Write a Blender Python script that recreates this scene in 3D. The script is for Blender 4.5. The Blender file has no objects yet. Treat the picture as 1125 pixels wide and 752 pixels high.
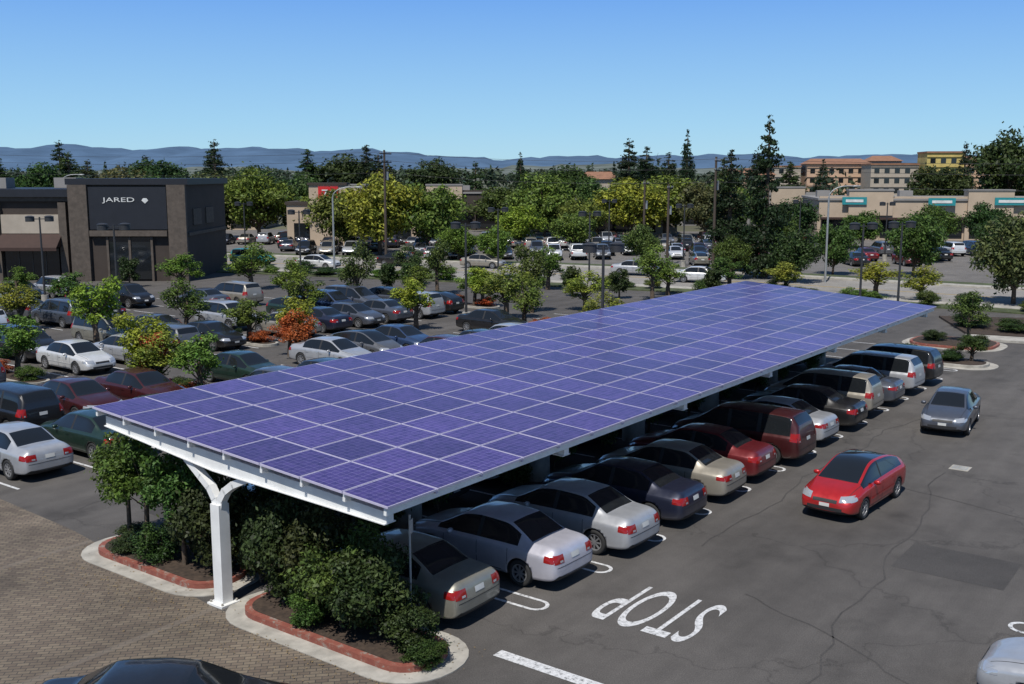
import bpy,bmesh,math,random
import numpy as np
from mathutils import Vector,Matrix
from mathutils.bvhtree import BVHTree
rnd=random.Random(7)
scene=bpy.context.scene
HC=9.6                      # camera height, metres
PHI=math.radians(53.47)     # heading of the parking rows in world space
CS,SN=math.cos(PHI),math.sin(PHI)
def L(s,t): return (CS*s-SN*t, SN*s+CS*t)     # lot frame (along row, across row) -> world

# ------------------------------------------------------------------ materials
def mat(name):
    m=bpy.data.materials.new(name); m.use_nodes=True
    nt=m.node_tree; b=nt.nodes['Principled BSDF']
    return m,nt,b
def N(nt,t,**k):
    n=nt.nodes.new(t)
    for a,v in k.items():
        if a in n.inputs: n.inputs[a].default_value=v
        else: setattr(n,a,v)
    return n
def mixc(nt,fac,a,b,blend='MIX'):
    n=nt.nodes.new('ShaderNodeMix'); n.data_type='RGBA'; n.blend_type=blend
    for sock,v in ((n.inputs[0],fac),(n.inputs[6],a),(n.inputs[7],b)):
        if isinstance(v,bpy.types.NodeSocket): nt.links.new(v,sock)
        elif isinstance(v,(int,float)): sock.default_value=v
        else: sock.default_value=(*v,1)
    return n.outputs[2]
def ramp(nt,fac,stops):
    r=nt.nodes.new('ShaderNodeValToRGB'); nt.links.new(fac,r.inputs[0])
    e=r.color_ramp.elements
    while len(e)<len(stops): e.new(.5)
    for i,(p,c) in enumerate(stops):
        e[i].position=p; e[i].color=(c,c,c,1) if isinstance(c,(int,float)) else (*c,1)
    return r.outputs[0]
def noise(nt,scale,detail=4,rough=.6,co=None):
    n=N(nt,'ShaderNodeTexNoise'); n.inputs['Scale'].default_value=scale
    n.inputs['Detail'].default_value=detail; n.inputs['Roughness'].default_value=rough
    if co is None:
        c=nt.nodes.new('ShaderNodeTexCoord'); co=c.outputs['Object']
    nt.links.new(co,n.inputs['Vector'])
    return n.outputs['Fac']
def bump(nt,b,h,strength=.3,dist=.01):
    u=N(nt,'ShaderNodeBump'); u.inputs['Strength'].default_value=strength; u.inputs['Distance'].default_value=dist
    nt.links.new(h,u.inputs['Height']); nt.links.new(u.outputs[0],b.inputs['Normal'])
def simple(name,col,rough=.7,metal=0,var=.15,scale=1.5,spec=None):
    m,nt,b=mat(name)
    f=noise(nt,scale,5)
    lo=tuple(c*(1-var) for c in col); hi=tuple(min(1,c*(1+var)) for c in col)
    nt.links.new(ramp(nt,f,[(.3,lo),(.7,hi)]),b.inputs['Base Color'])
    b.inputs['Roughness'].default_value=rough; b.inputs['Metallic'].default_value=metal
    if spec is not None: b.inputs['Specular IOR Level'].default_value=spec
    return m
def asphalt(name,base,patch=.25,crack=.22,lanes=False):
    m,nt,b=mat(name)
    big=noise(nt,.07,5,.65); mid=noise(nt,.6,8,.72); fine=noise(nt,38,3,.7)
    c=ramp(nt,big,[(.3,tuple(x*(1-patch) for x in base)),(.7,tuple(x*(1+patch) for x in base))])
    c=mixc(nt,.6,c,ramp(nt,mid,[(.25,.55),(.5,1.0),(.75,1.35)]),'MULTIPLY')
    c=mixc(nt,.85,c,ramp(nt,fine,[(.25,.45),(.5,1.0),(.78,1.7)]),'MULTIPLY')
    tc=nt.nodes.new('ShaderNodeTexCoord')
    if lanes:   # worn wheel paths stretched along the aisle direction
        mp=nt.nodes.new('ShaderNodeMapping'); mp.vector_type='TEXTURE'; mp.inputs['Rotation'].default_value=(0,0,PHI); mp.inputs['Scale'].default_value=(14,1,1)
        nt.links.new(tc.outputs['Object'],mp.inputs[0])
        c=mixc(nt,.75,c,ramp(nt,noise(nt,.75,4,.6,mp.outputs[0]),[(.3,.72),(.55,1.0),(.75,1.22)]),'MULTIPLY')
    wv=N(nt,'ShaderNodeTexNoise'); wv.inputs['Scale'].default_value=.9; wv.inputs['Detail'].default_value=7
    nt.links.new(tc.outputs['Object'],wv.inputs['Vector'])
    ad=nt.nodes.new('ShaderNodeVectorMath'); ad.operation='MULTIPLY_ADD'
    nt.links.new(wv.outputs['Color'],ad.inputs[0]); ad.inputs[1].default_value=(2.2,2.2,0); nt.links.new(tc.outputs['Object'],ad.inputs[2])
    vo=N(nt,'ShaderNodeTexVoronoi'); vo.feature='DISTANCE_TO_EDGE'; vo.inputs['Scale'].default_value=.13
    nt.links.new(ad.outputs[0],vo.inputs['Vector'])
    cr=ramp(nt,vo.outputs['Distance'],[(0,.0),(.002,.35),(.005,1)])
    c=mixc(nt,crack,c,cr,'MULTIPLY')
    oil=noise(nt,.5,3,.5)
    c=mixc(nt,1,c,ramp(nt,oil,[(.60,1.0),(.72,.72)]),'MULTIPLY')
    nt.links.new(c,b.inputs['Base Color'])
    b.inputs['Roughness'].default_value=.85; b.inputs['Specular IOR Level'].default_value=.3
    bump(nt,b,fine,.4,.01)
    return m
M={}
M['asph']=asphalt('asphalt',(.088,.081,.075),.25,.3,True)
M['asph2']=asphalt('asphalt_repair',(.060,.056,.053),.15,0)
M['road']=asphalt('road_asphalt',(.24,.225,.205),.12,.1)
M['ground']=simple('dry_ground',(.10,.10,.06),.95,0,.4,.02)
M['conc']=simple('concrete',(.34,.32,.28),.85,0,.3,2)
M['soil']=simple('mulch',(.045,.03,.02),.95,0,.5,8)
def redcurb():
    m,nt,b=mat('red_curb_paint')
    f=noise(nt,5,7,.7)
    nt.links.new(ramp(nt,f,[(.38,(.24,.20,.17)),(.47,(.23,.075,.05)),(.7,(.17,.04,.03))]),b.inputs['Base Color']); b.inputs['Roughness'].default_value=.8
    return m
M['redcurb']=redcurb()
def paintmat():
    m,nt,b=mat('worn_white_paint')
    f=noise(nt,9,9,.8)
    nt.links.new(ramp(nt,f,[(.39,.10),(.45,.46),(.62,.68)]),b.inputs['Base Color']); b.inputs['Roughness'].default_value=.7
    return m
M['paint']=paintmat()
def paver():
    m,nt,b=mat('brick_pavers')
    tc=nt.nodes.new('ShaderNodeTexCoord')
    mp=nt.nodes.new('ShaderNodeMapping'); mp.inputs['Rotation'].default_value=(0,0,math.radians(45)); nt.links.new(tc.outputs['Object'],mp.inputs[0])
    br=nt.nodes.new('ShaderNodeTexBrick'); nt.links.new(mp.outputs[0],br.inputs['Vector'])
    br.inputs['Scale'].default_value=1; br.inputs['Brick Width'].default_value=.24; br.inputs['Row Height'].default_value=.12
    br.inputs['Mortar Size'].default_value=.010; br.inputs['Color1'].default_value=(.12,.092,.070,1); br.inputs['Color2'].default_value=(.18,.145,.105,1)
    br.inputs['Mortar'].default_value=(.05,.045,.04,1)
    c=mixc(nt,.85,br.outputs['Color'],ramp(nt,noise(nt,.35,8,.72),[(.3,.5),(.7,1.35)]),'MULTIPLY')
    w=nt.nodes.new('ShaderNodeTexBrick'); nt.links.new(tc.outputs['Object'],w.inputs['Vector'])
    w.inputs['Scale'].default_value=1; w.inputs['Brick Width'].default_value=60; w.inputs['Row Height'].default_value=6.2; w.inputs['Mortar Size'].default_value=.10
    f=nt.nodes.new('ShaderNodeMath'); f.operation='MULTIPLY'; nt.links.new(w.outputs['Fac'],f.inputs[0]); f.inputs[1].default_value=.4
    c=mixc(nt,f.outputs[0],c,(.17,.145,.12))
    nt.links.new(c,b.inputs['Base Color']); b.inputs['Roughness'].default_value=.9
    bump(nt,b,br.outputs['Fac'],-.3,.01)
    return m
M['paver']=paver()
def leafmat(name,trans=.3,usecol=True,col=(.05,.08,.02)):
    m,nt,b=mat(name)
    g=nt.nodes.new('ShaderNodeNewGeometry'); oi=nt.nodes.new('ShaderNodeObjectInfo')
    r=ramp(nt,g.outputs['Random Per Island'],[(0,.4),(.5,1.0),(1,1.65)])
    base=oi.outputs['Color'] if usecol else col
    c=mixc(nt,1,base,r,'MULTIPLY')
    c=mixc(nt,1,c,ramp(nt,noise(nt,.9 if usecol else .03,3),[(.3,(.6,.72,.7)),(.7,(1.3,1.15,.9))]),'MULTIPLY')
    nt.links.new(c,b.inputs['Base Color']); b.inputs['Roughness'].default_value=.55; b.inputs['Specular IOR Level'].default_value=.25
    tr=nt.nodes.new('ShaderNodeBsdfTranslucent'); nt.links.new(c,tr.inputs[0])
    mx=nt.nodes.new('ShaderNodeMixShader'); mx.inputs[0].default_value=trans
    nt.links.new(b.outputs[0],mx.inputs[1]); nt.links.new(tr.outputs[0],mx.inputs[2])
    nt.links.new(mx.outputs[0],nt.nodes['Material Output'].inputs[0])
    return m
M['leaf']=leafmat('foliage')
M['farleaf']=leafmat('distant_foliage',.1,False,(.040,.060,.036))
M['bark']=simple('bark',(.10,.072,.05),.95,0,.4,6)
def carpaint():
    m,nt,b=mat('car_paint')
    oi=nt.nodes.new('ShaderNodeObjectInfo')
    c=mixc(nt,1,oi.outputs['Color'],ramp(nt,noise(nt,3,5),[(.3,.88),(.7,1.05)]),'MULTIPLY')
    # road dust gathered low on the body
    tc=nt.nodes.new('ShaderNodeTexCoord'); sp=nt.nodes.new('ShaderNodeSeparateXYZ'); nt.links.new(tc.outputs['Object'],sp.inputs[0])
    d=ramp(nt,sp.outputs['Z'],[(.15,.35),(.55,.04)])
    c=mixc(nt,d,c,(.16,.145,.12))
    nt.links.new(c,b.inputs['Base Color'])
    nt.links.new(ramp(nt,noise(nt,5,5),[(.3,.28),(.7,.45)]),b.inputs['Roughness']); b.inputs['Metallic'].default_value=.35
    b.inputs['Coat Weight'].default_value=.7; b.inputs['Coat Roughness'].default_value=.05
    return m
M['cp']=carpaint()
m,nt,b=mat('car_glass'); b.inputs['Base Color'].default_value=(.012,.014,.016,1); b.inputs['Roughness'].default_value=.06; b.inputs['Specular IOR Level'].default_value=.6; M['cg']=m
M['rub']=simple('black_plastic',(.018,.018,.019),.6)
M['tire']=simple('tire_rubber',(.022,.022,.022),.85)
M['rim']=simple('alloy_rim',(.45,.45,.46),.35,.7,.1)
m,nt,b=mat('tail_lamp'); b.inputs['Base Color'].default_value=(.26,.012,.01,1); b.inputs['Roughness'].default_value=.12; M['tail']=m
m,nt,b=mat('head_lamp'); b.inputs['Base Color'].default_value=(.50,.52,.55,1); b.inputs['Roughness'].default_value=.08; b.inputs['Metallic'].default_value=.5; M['head']=m
M['plate']=simple('licence_plate',(.5,.5,.48),.5)
M['white']=simple('white_painted_steel',(.72,.72,.70),.5,0,.1,2)
M['alu']=simple('aluminium_frame',(.48,.45,.58),.45,.1,.08,3)
M['dark']=simple('dark_painted_steel',(.03,.03,.032),.5)
M['grey']=simple('galvanised_steel',(.32,.33,.33),.5,.4)
M['wood']=simple('pole_timber',(.06,.045,.035),.9)
def panelmat():
    m,nt,b=mat('solar_cells')
    tc=nt.nodes.new('ShaderNodeTexCoord')
    br=nt.nodes.new('ShaderNodeTexBrick'); nt.links.new(tc.outputs['Object'],br.inputs['Vector'])
    br.offset=0; br.inputs['Scale'].default_value=1
    br.inputs['Brick Width'].default_value=.158; br.inputs['Row Height'].default_value=.158; br.inputs['Mortar Size'].default_value=.005
    br.inputs['Color1'].default_value=(.045,.027,.125,1); br.inputs['Color2'].default_value=(.068,.042,.17,1); br.inputs['Mortar'].default_value=(.17,.14,.30,1)
    g=nt.nodes.new('ShaderNodeNewGeometry')
    c=mixc(nt,1,br.outputs['Color'],ramp(nt,g.outputs['Random Per Island'],[(0,.75),(1,1.2)]),'MULTIPLY')
    c=mixc(nt,.7,c,ramp(nt,noise(nt,6,4,.7),[(.3,.75),(.7,1.3)]),'MULTIPLY')
    c=mixc(nt,.6,c,ramp(nt,noise(nt,.25,4,.6),[(.3,.75),(.7,1.25)]),'MULTIPLY')
    nt.links.new(c,b.inputs['Base Color']); b.inputs['Roughness'].default_value=.28; b.inputs['Specular IOR Level'].default_value=.35
    return m
M['panel']=panelmat()

# ------------------------------------------------------------------ mesh builder
class MB:
    def __init__(s): s.v=[];s.f=[];s.m=[];s.sm=[]
    def add(s,vs,fs,mi=0,smooth=False):
        o=len(s.v); s.v.extend([tuple(v) for v in vs])
        for f in fs: s.f.append([o+i for i in f]); s.m.append(mi); s.sm.append(smooth)
    def box(s,cx,cy,cz,dx,dy,dz,mi=0,T=None):
        vs=[Vector((cx+a*dx/2,cy+b_*dy/2,cz+c*dz/2)) for a in(-1,1) for b_ in(-1,1) for c in(-1,1)]
        if T is not None: vs=[T@v for v in vs]
        s.add(vs,[(0,1,3,2),(4,6,7,5),(0,4,5,1),(2,3,7,6),(0,2,6,4),(1,5,7,3)],mi)
    def b2(s,x0,x1,y0,y1,z0,z1,mi=0): s.box((x0+x1)/2,(y0+y1)/2,(z0+z1)/2,x1-x0,y1-y0,z1-z0,mi)
    def beam(s,p0,p1,w,h,mi=0):
        p0,p1=Vector(p0),Vector(p1); d=(p1-p0).normalized()
        up=Vector((0,0,1)) if abs(d.z)<.95 else Vector((1,0,0))
        a=d.cross(up).normalized(); c=a.cross(d)
        vs=[p+a*i*w/2+c*j*h/2 for p in(p0,p1) for i,j in((-1,-1),(1,-1),(1,1),(-1,1))]
        s.add(vs,[(0,1,2,3),(7,6,5,4),(0,4,5,1),(1,5,6,2),(2,6,7,3),(3,7,4,0)],mi)
    def cyl(s,p0,p1,r0,r1=None,n=12,mi=0,cap=True):
        if r1 is None: r1=r0
        p0,p1=Vector(p0),Vector(p1); d=(p1-p0).normalized()
        up=Vector((0,0,1)) if abs(d.z)<.95 else Vector((1,0,0))
        a=d.cross(up).normalized(); c=a.cross(d)
        vs=[p+(a*math.cos(k*2*math.pi/n)+c*math.sin(k*2*math.pi/n))*r for p,r in((p0,r0),(p1,r1)) for k in range(n)]
        s.add(vs,[(k,(k+1)%n,n+(k+1)%n,n+k) for k in range(n)],mi,True)
        if cap: s.add(vs,[tuple(range(n))[::-1],tuple(range(n,2*n))],mi)
    def prism(s,poly,z0,z1,mt=0,ms=None):
        n=len(poly); ms=mt if ms is None else ms
        vs=[(x,y,z0) for x,y in poly]+[(x,y,z1) for x,y in poly]
        s.add(vs,[(k,(k+1)%n,n+(k+1)%n,n+k) for k in range(n)],ms); s.add(vs,[tuple(range(n,2*n))],mt)
    def sheet(s,poly,z,mi=0): s.add([(x,y,z) for x,y in poly],[tuple(range(len(poly)))],mi)
    def ell(s,c,r,mi=0,nu=10,nv=6):
        vs=[];fs=[]
        for j in range(nv+1):
            th=math.pi*j/nv
            for i in range(nu):
                ph=2*math.pi*i/nu
                vs.append((c[0]+r[0]*math.sin(th)*math.cos(ph),c[1]+r[1]*math.sin(th)*math.sin(ph),c[2]+r[2]*math.cos(th)))
        for j in range(nv):
            for i in range(nu): fs.append((j*nu+i,j*nu+(i+1)%nu,(j+1)*nu+(i+1)%nu,(j+1)*nu+i))
        s.add(vs,fs,mi,True)
    def mesh(s,name,mats):
        me=bpy.data.meshes.new(name); me.from_pydata(s.v,[],s.f); 
        for m in mats: me.materials.append(m)
        me.polygons.foreach_set('material_index',s.m); me.polygons.foreach_set('use_smooth',s.sm); me.update()
        return me
    def obj(s,name,mats,loc=(0,0,0),rz=0,parent=None,fixn=False,bevel=0):
        me=s.mesh(name,mats)
        if fixn:
            bm=bmesh.new(); bm.from_mesh(me); bmesh.ops.recalc_face_normals(bm,faces=bm.faces); bm.to_mesh(me); bm.free()
        return put(name,me,loc,rz,parent=parent,bevel=bevel)
def put(name,me,loc=(0,0,0),rz=0,scale=(1,1,1),col=None,parent=None,bevel=0):
    o=bpy.data.objects.new(name,me); scene.collection.objects.link(o)
    o.location=loc if len(loc)==3 else (*loc,0); o.rotation_euler=(0,0,rz)
    o.scale=scale if hasattr(scale,'__len__') else (scale,)*3
    if col: o.color=(*col,1)
    if parent: o.parent=parent
    if bevel:
        bv=o.modifiers.new('bevel','BEVEL'); bv.width=bevel; bv.segments=2; bv.limit_method='ANGLE'
    return o
def rrect(x0,x1,y0,y1,r,n=6):
    p=[]
    for cx,cy,a0 in((x1-r,y1-r,0),(x0+r,y1-r,90),(x0+r,y0+r,180),(x1-r,y0+r,270)):
        for k in range(n+1):
            a=math.radians(a0+90*k/n); p.append((cx+r*math.cos(a),cy+r*math.sin(a)))
    return p
def textobj(name,body,mt,loc,rot,w=None,h=None,extrude=.02,parent=None,offset=0):
    cu=bpy.data.curves.new(name,'FONT'); cu.body=body; cu.align_x='CENTER'; cu.align_y='CENTER'; cu.extrude=extrude; cu.offset=offset
    o=bpy.data.objects.new(name,cu); scene.collection.objects.link(o)
    bpy.context.view_layer.update()
    me=bpy.data.meshes.new_from_object(o.evaluated_get(bpy.context.evaluated_depsgraph_get()))
    bpy.data.objects.remove(o)
    me.materials.clear(); me.materials.append(mt)
    xs=[v.co.x for v in me.vertices]; ys=[v.co.y for v in me.vertices]
    sx=(w/(max(xs)-min(xs))) if w else 1; sy=(h/(max(ys)-min(ys))) if h else sx
    mx,my=(max(xs)+min(xs))/2,(max(ys)+min(ys))/2
    for v in me.vertices: v.co.x=(v.co.x-mx)*sx; v.co.y=(v.co.y-my)*sy
    o=put(name,me,loc,0,parent=parent); o.rotation_euler=rot
    return o

# ------------------------------------------------------------------ camera, light, sky
cam=bpy.data.cameras.new('camera'); co=bpy.data.objects.new('camera',cam); scene.collection.objects.link(co)
cam.sensor_width=36; cam.lens=36*1150/1125; cam.clip_end=20000; cam.clip_start=.1
co.location=(0,0,HC); co.rotation_euler=(math.radians(90-9.09),0,0); scene.camera=co
travel=Vector((.236,.571,-1)).normalized()
sl=bpy.data.lights.new('sun','SUN'); sl.energy=4.8; sl.angle=math.radians(.5); sl.color=(1,.965,.91)
so=bpy.data.objects.new('sun',sl); scene.collection.objects.link(so); so.rotation_euler=travel.to_track_quat('-Z','Y').to_euler(); so.location=(0,0,60)
w=bpy.data.worlds.new('World'); scene.world=w; w.use_nodes=True
wn=w.node_tree; sk=wn.nodes.new('ShaderNodeTexSky'); sk.sky_type='NISHITA'; sk.sun_disc=False
sk.sun_elevation=math.radians(58.3); sk.sun_rotation=math.radians(202.5); sk.altitude=50; sk.air_density=1.0; sk.dust_density=.3; sk.ozone_density=2.5
tc=wn.nodes.new('ShaderNodeTexCoord'); sp=wn.nodes.new('ShaderNodeSeparateXYZ'); wn.links.new(tc.outputs['Generated'],sp.inputs[0])
# atmosphere colour by elevation (clear dry-air blue), blended with the physical sky
rp=ramp(wn,sp.outputs['Z'],[(0,(.44,.72,.86)),(.045,(.34,.64,.90)),(.16,(.155,.39,.88)),(.45,(.075,.165,.36)),(1,(.05,.10,.22))])
sc_=wn.nodes.new('ShaderNodeVectorMath'); sc_.operation='SCALE'; wn.links.new(rp,sc_.inputs[0]); sc_.inputs['Scale'].default_value=1/.105
mx=mixc(wn,.9,sk.outputs[0],sc_.outputs[0])
wn.links.new(mx,wn.nodes['Background'].inputs[0]); wn.nodes['Background'].inputs[1].default_value=.105
scene.view_settings.view_transform='Standard'; scene.view_settings.look='None'; scene.view_settings.exposure=0

# ------------------------------------------------------------------ ground, road, pavements
g=MB(); g.sheet([(-9000,-300),(9000,-300),(9000,9000),(-9000,9000)],-.03); g.obj('ground',[M['ground']])
C=[(-170,152),(-110,140),(-70,129),(-32,117),(5,102),(23,93.5),(38,82.5),(60,68),(130,32),(200,0)]
def off(dn): return [(e,n+dn) for e,n in C]
g=MB(); g.sheet([(-170,-60),(170,-60)]+off(-12)[::-1][1:],0); g.obj('parking_lot',[M['asph']])
def band(mb,a,b_,z0,z1,mi=0):
    pa,pb=off(a),off(b_)
    for i in range(len(C)-1):
        mb.add([(*pa[i],z0),(*pa[i+1],z0),(*pb[i+1],z0),(*pb[i],z0),(*pa[i],z1),(*pa[i+1],z1),(*pb[i+1],z1),(*pb[i],z1)],[(4,5,6,7),(0,1,5,4),(3,7,6,2)],mi)
g=MB(); 
pa,pb=off(-8),off(8)
for i in range(len(C)-1): g.add([(*pa[i],.004),(*pa[i+1],.004),(*pb[i+1],.004),(*pb[i],.004)],[(0,1,2,3)])
g.obj('road',[M['road']])
g=MB(); 
for d in (-.12,.12):
    for i in range(len(C)-1):
        (x0,y0),(x1,y1)=C[i],C[i+1]; g.add([(x0,y0+d-.05,.01),(x1,y1+d-.05,.01),(x1,y1+d+.05,.01),(x0,y0+d+.05,.01)],[(0,1,2,3)])
g.obj('road_centre_line',[simple('yellow_paint',(.5,.33,.05),.7)])
g=MB(); band(g,-9.7,-8,-.02,.13); band(g,8,9.8,-.02,.13); g.obj('sidewalk',[M['conc']])
g=MB(); band(g,-12.2,-9.72,-.02,.10); band(g,9.82,12.5,-.02,.10); g.obj('planting_strip',[simple('groundcover',(.06,.075,.03),.95,0,.6,1.2)])
g=MB(); g.sheet([(e,n+12.4) for e,n in C[:-2]]+[(75,175),(-170,200)],.0); g.obj('shopping_centre_parking_lot',[asphalt('far_asphalt',(.14,.13,.12),.2)])
g=MB(); g.sheet([(-60,12.9),(13.9,12.9),(13.9,18.6),(14.9,26),(15.2,31),(13,60),(-60,60)],.006); g.obj('brick_paving',[M['paver']],rz=PHI)
# repaired trenches and crack sealing in the aisle
g=MB()
g.sheet([(25.5,4.6),(27.6,4.6),(27.6,7.2),(25.5,7.2)],.003); g.sheet([(44,5.2),(52,5.2),(52,6.0),(44,6.0)],.003); g.sheet([(17,25.0),(24,25.0),(24,25.9),(17,25.9)],.003)
for (s0,t0,ds,dt,nn) in ((14.5,6.5,.8,.12,26),(24,11.6,.7,-.05,30),(19.5,5.0,.25,.5,10),(31,3.0,.2,.7,10),(16,27.5,.8,.03,30)):
    s,t=s0,t0
    for k in range(nn):
        s2,t2=s+ds+rnd.uniform(-.15,.15),t+dt+rnd.uniform(-.25,.25)
        dl=math.hypot(s2-s,t2-t); nx,ny=-(t2-t)/dl*.022,(s2-s)/dl*.022
        g.sheet([(s-nx,t-ny),(s2-nx,t2-ny),(s2+nx,t2+ny),(s+nx,t+ny)],.0045); s,t=s2,t2
g.obj('asphalt_repairs',[M['asph2']],rz=PHI)

# painted markings
g=MB()
def line(s0,s1,t0,t1,z=.008): g.sheet([(s0,t0),(s1,t0),(s1,t1),(s0,t1)],z)
def hairpin(sc,tend,tin,wd=.09,r=.26):
    sgn=1 if tend<tin else -1
    line(sc-r-wd/2,sc-r+wd/2,min(tend,tin),max(tend,tin)); line(sc+r-wd/2,sc+r+wd/2,min(tend,tin),max(tend,tin))
    n=12
    for k in range(n):
        a0,a1=-math.pi*k/n*sgn,-math.pi*(k+1)/n*sgn
        ri,ro=r-wd/2,r+wd/2
        g.sheet([(sc+ri*math.cos(a0),tend+ri*math.sin(a0)),(sc+ro*math.cos(a0),tend+ro*math.sin(a0)),(sc+ro*math.cos(a1),tend+ro*math.sin(a1)),(sc+ri*math.cos(a1),tend+ri*math.sin(a1))],.008)
PITCH=2.75; S0=16.85
for k in range(0,14): hairpin(S0+.1+PITCH*(k+.5),12.9,17.6)
for k in range(-2,9): hairpin(23.55+PITCH*k,3.8,-1)
line(15.75,16.05,8.2,12.15)
for tc_ in (20.9,33.2,38.4,48.2,53.4,63.4,68.6):
    for k in range(0,17 if tc_<60 else 15):
        s=16.0+PITCH*k
        line(s-.05,s+.05,tc_-2.4,tc_+2.4)
g.obj('parking_stall_markings',[M['paint']],rz=PHI)
mb=MB(); mb.b2(-.3,.3,-.3,.3,-.01,.012,0); 
for q in range(5): mb.b2(-.22,.22,-.22+q*.1,-.18+q*.1,.0121,.016,1)
mb.obj('drain_cover',[M['conc'],M['grey']],loc=(*L(35.8,8.05),0),rz=PHI)
textobj('road_marking_stop','STOP',M['paint'],(*L(19.65,10.5),.009),(0,0,PHI+math.pi/2),w=2.4,h=2.3,extrude=0,offset=0)

# kerbed planter islands (lot frame)
def island(name,s0,s1,t0,t1,r,red=True,apron=True):
    mb=MB()
    if apron: mb.prism(rrect(s0-.42,s1+.42,t0-.42,t1+.42,r+.42),-.01,.022,0)
    mb.prism(rrect(s0,s1,t0,t1,r),0,.15,1 if red else 0)
    mb.prism(rrect(s0+.16,s1-.16,t0+.16,t1-.16,max(r-.16,.05)),.1,.165,2)
    return mb.obj(name,[M['conc'],M['redcurb'],M['soil']],rz=PHI,fixn=True)
island('planter_island',13.95,15.55,12.75,18.1,.75)
island('planter_island',14.2,15.9,19.4,24.2,.8)
island('planter_island',55.0,57.2,11.6,17.4,1.0,False)
island('planter_island',60.8,64.6,12.6,17.2,1.4,True)
ISL=[(13.2,14.9,31.0,41.2),(24.5,25.8,45.6,56.2),(38.3,39.6,45.6,56.2),(33,34.3,61,71),(52.5,54,30.8,41),(59,60.5,45.6,56),(26.8,28,35.8,41)]
for a in ISL: island('planter_island',*a,.6,False,False)
mb=MB(); mb.prism([(27.5,62.5),(31,60.8),(47,56.5),(47,62),(36,69),(29,70.5)],0,.14,0); mb.obj('planting_bed',[M['soil']])
mb=MB(); mb.prism([(26.6,60.6),(30.8,58.8),(47,54.4),(47,56.2),(31,60.6),(27.3,62.3)],0,.13,0); mb.obj('footpath',[M['conc']])

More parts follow.
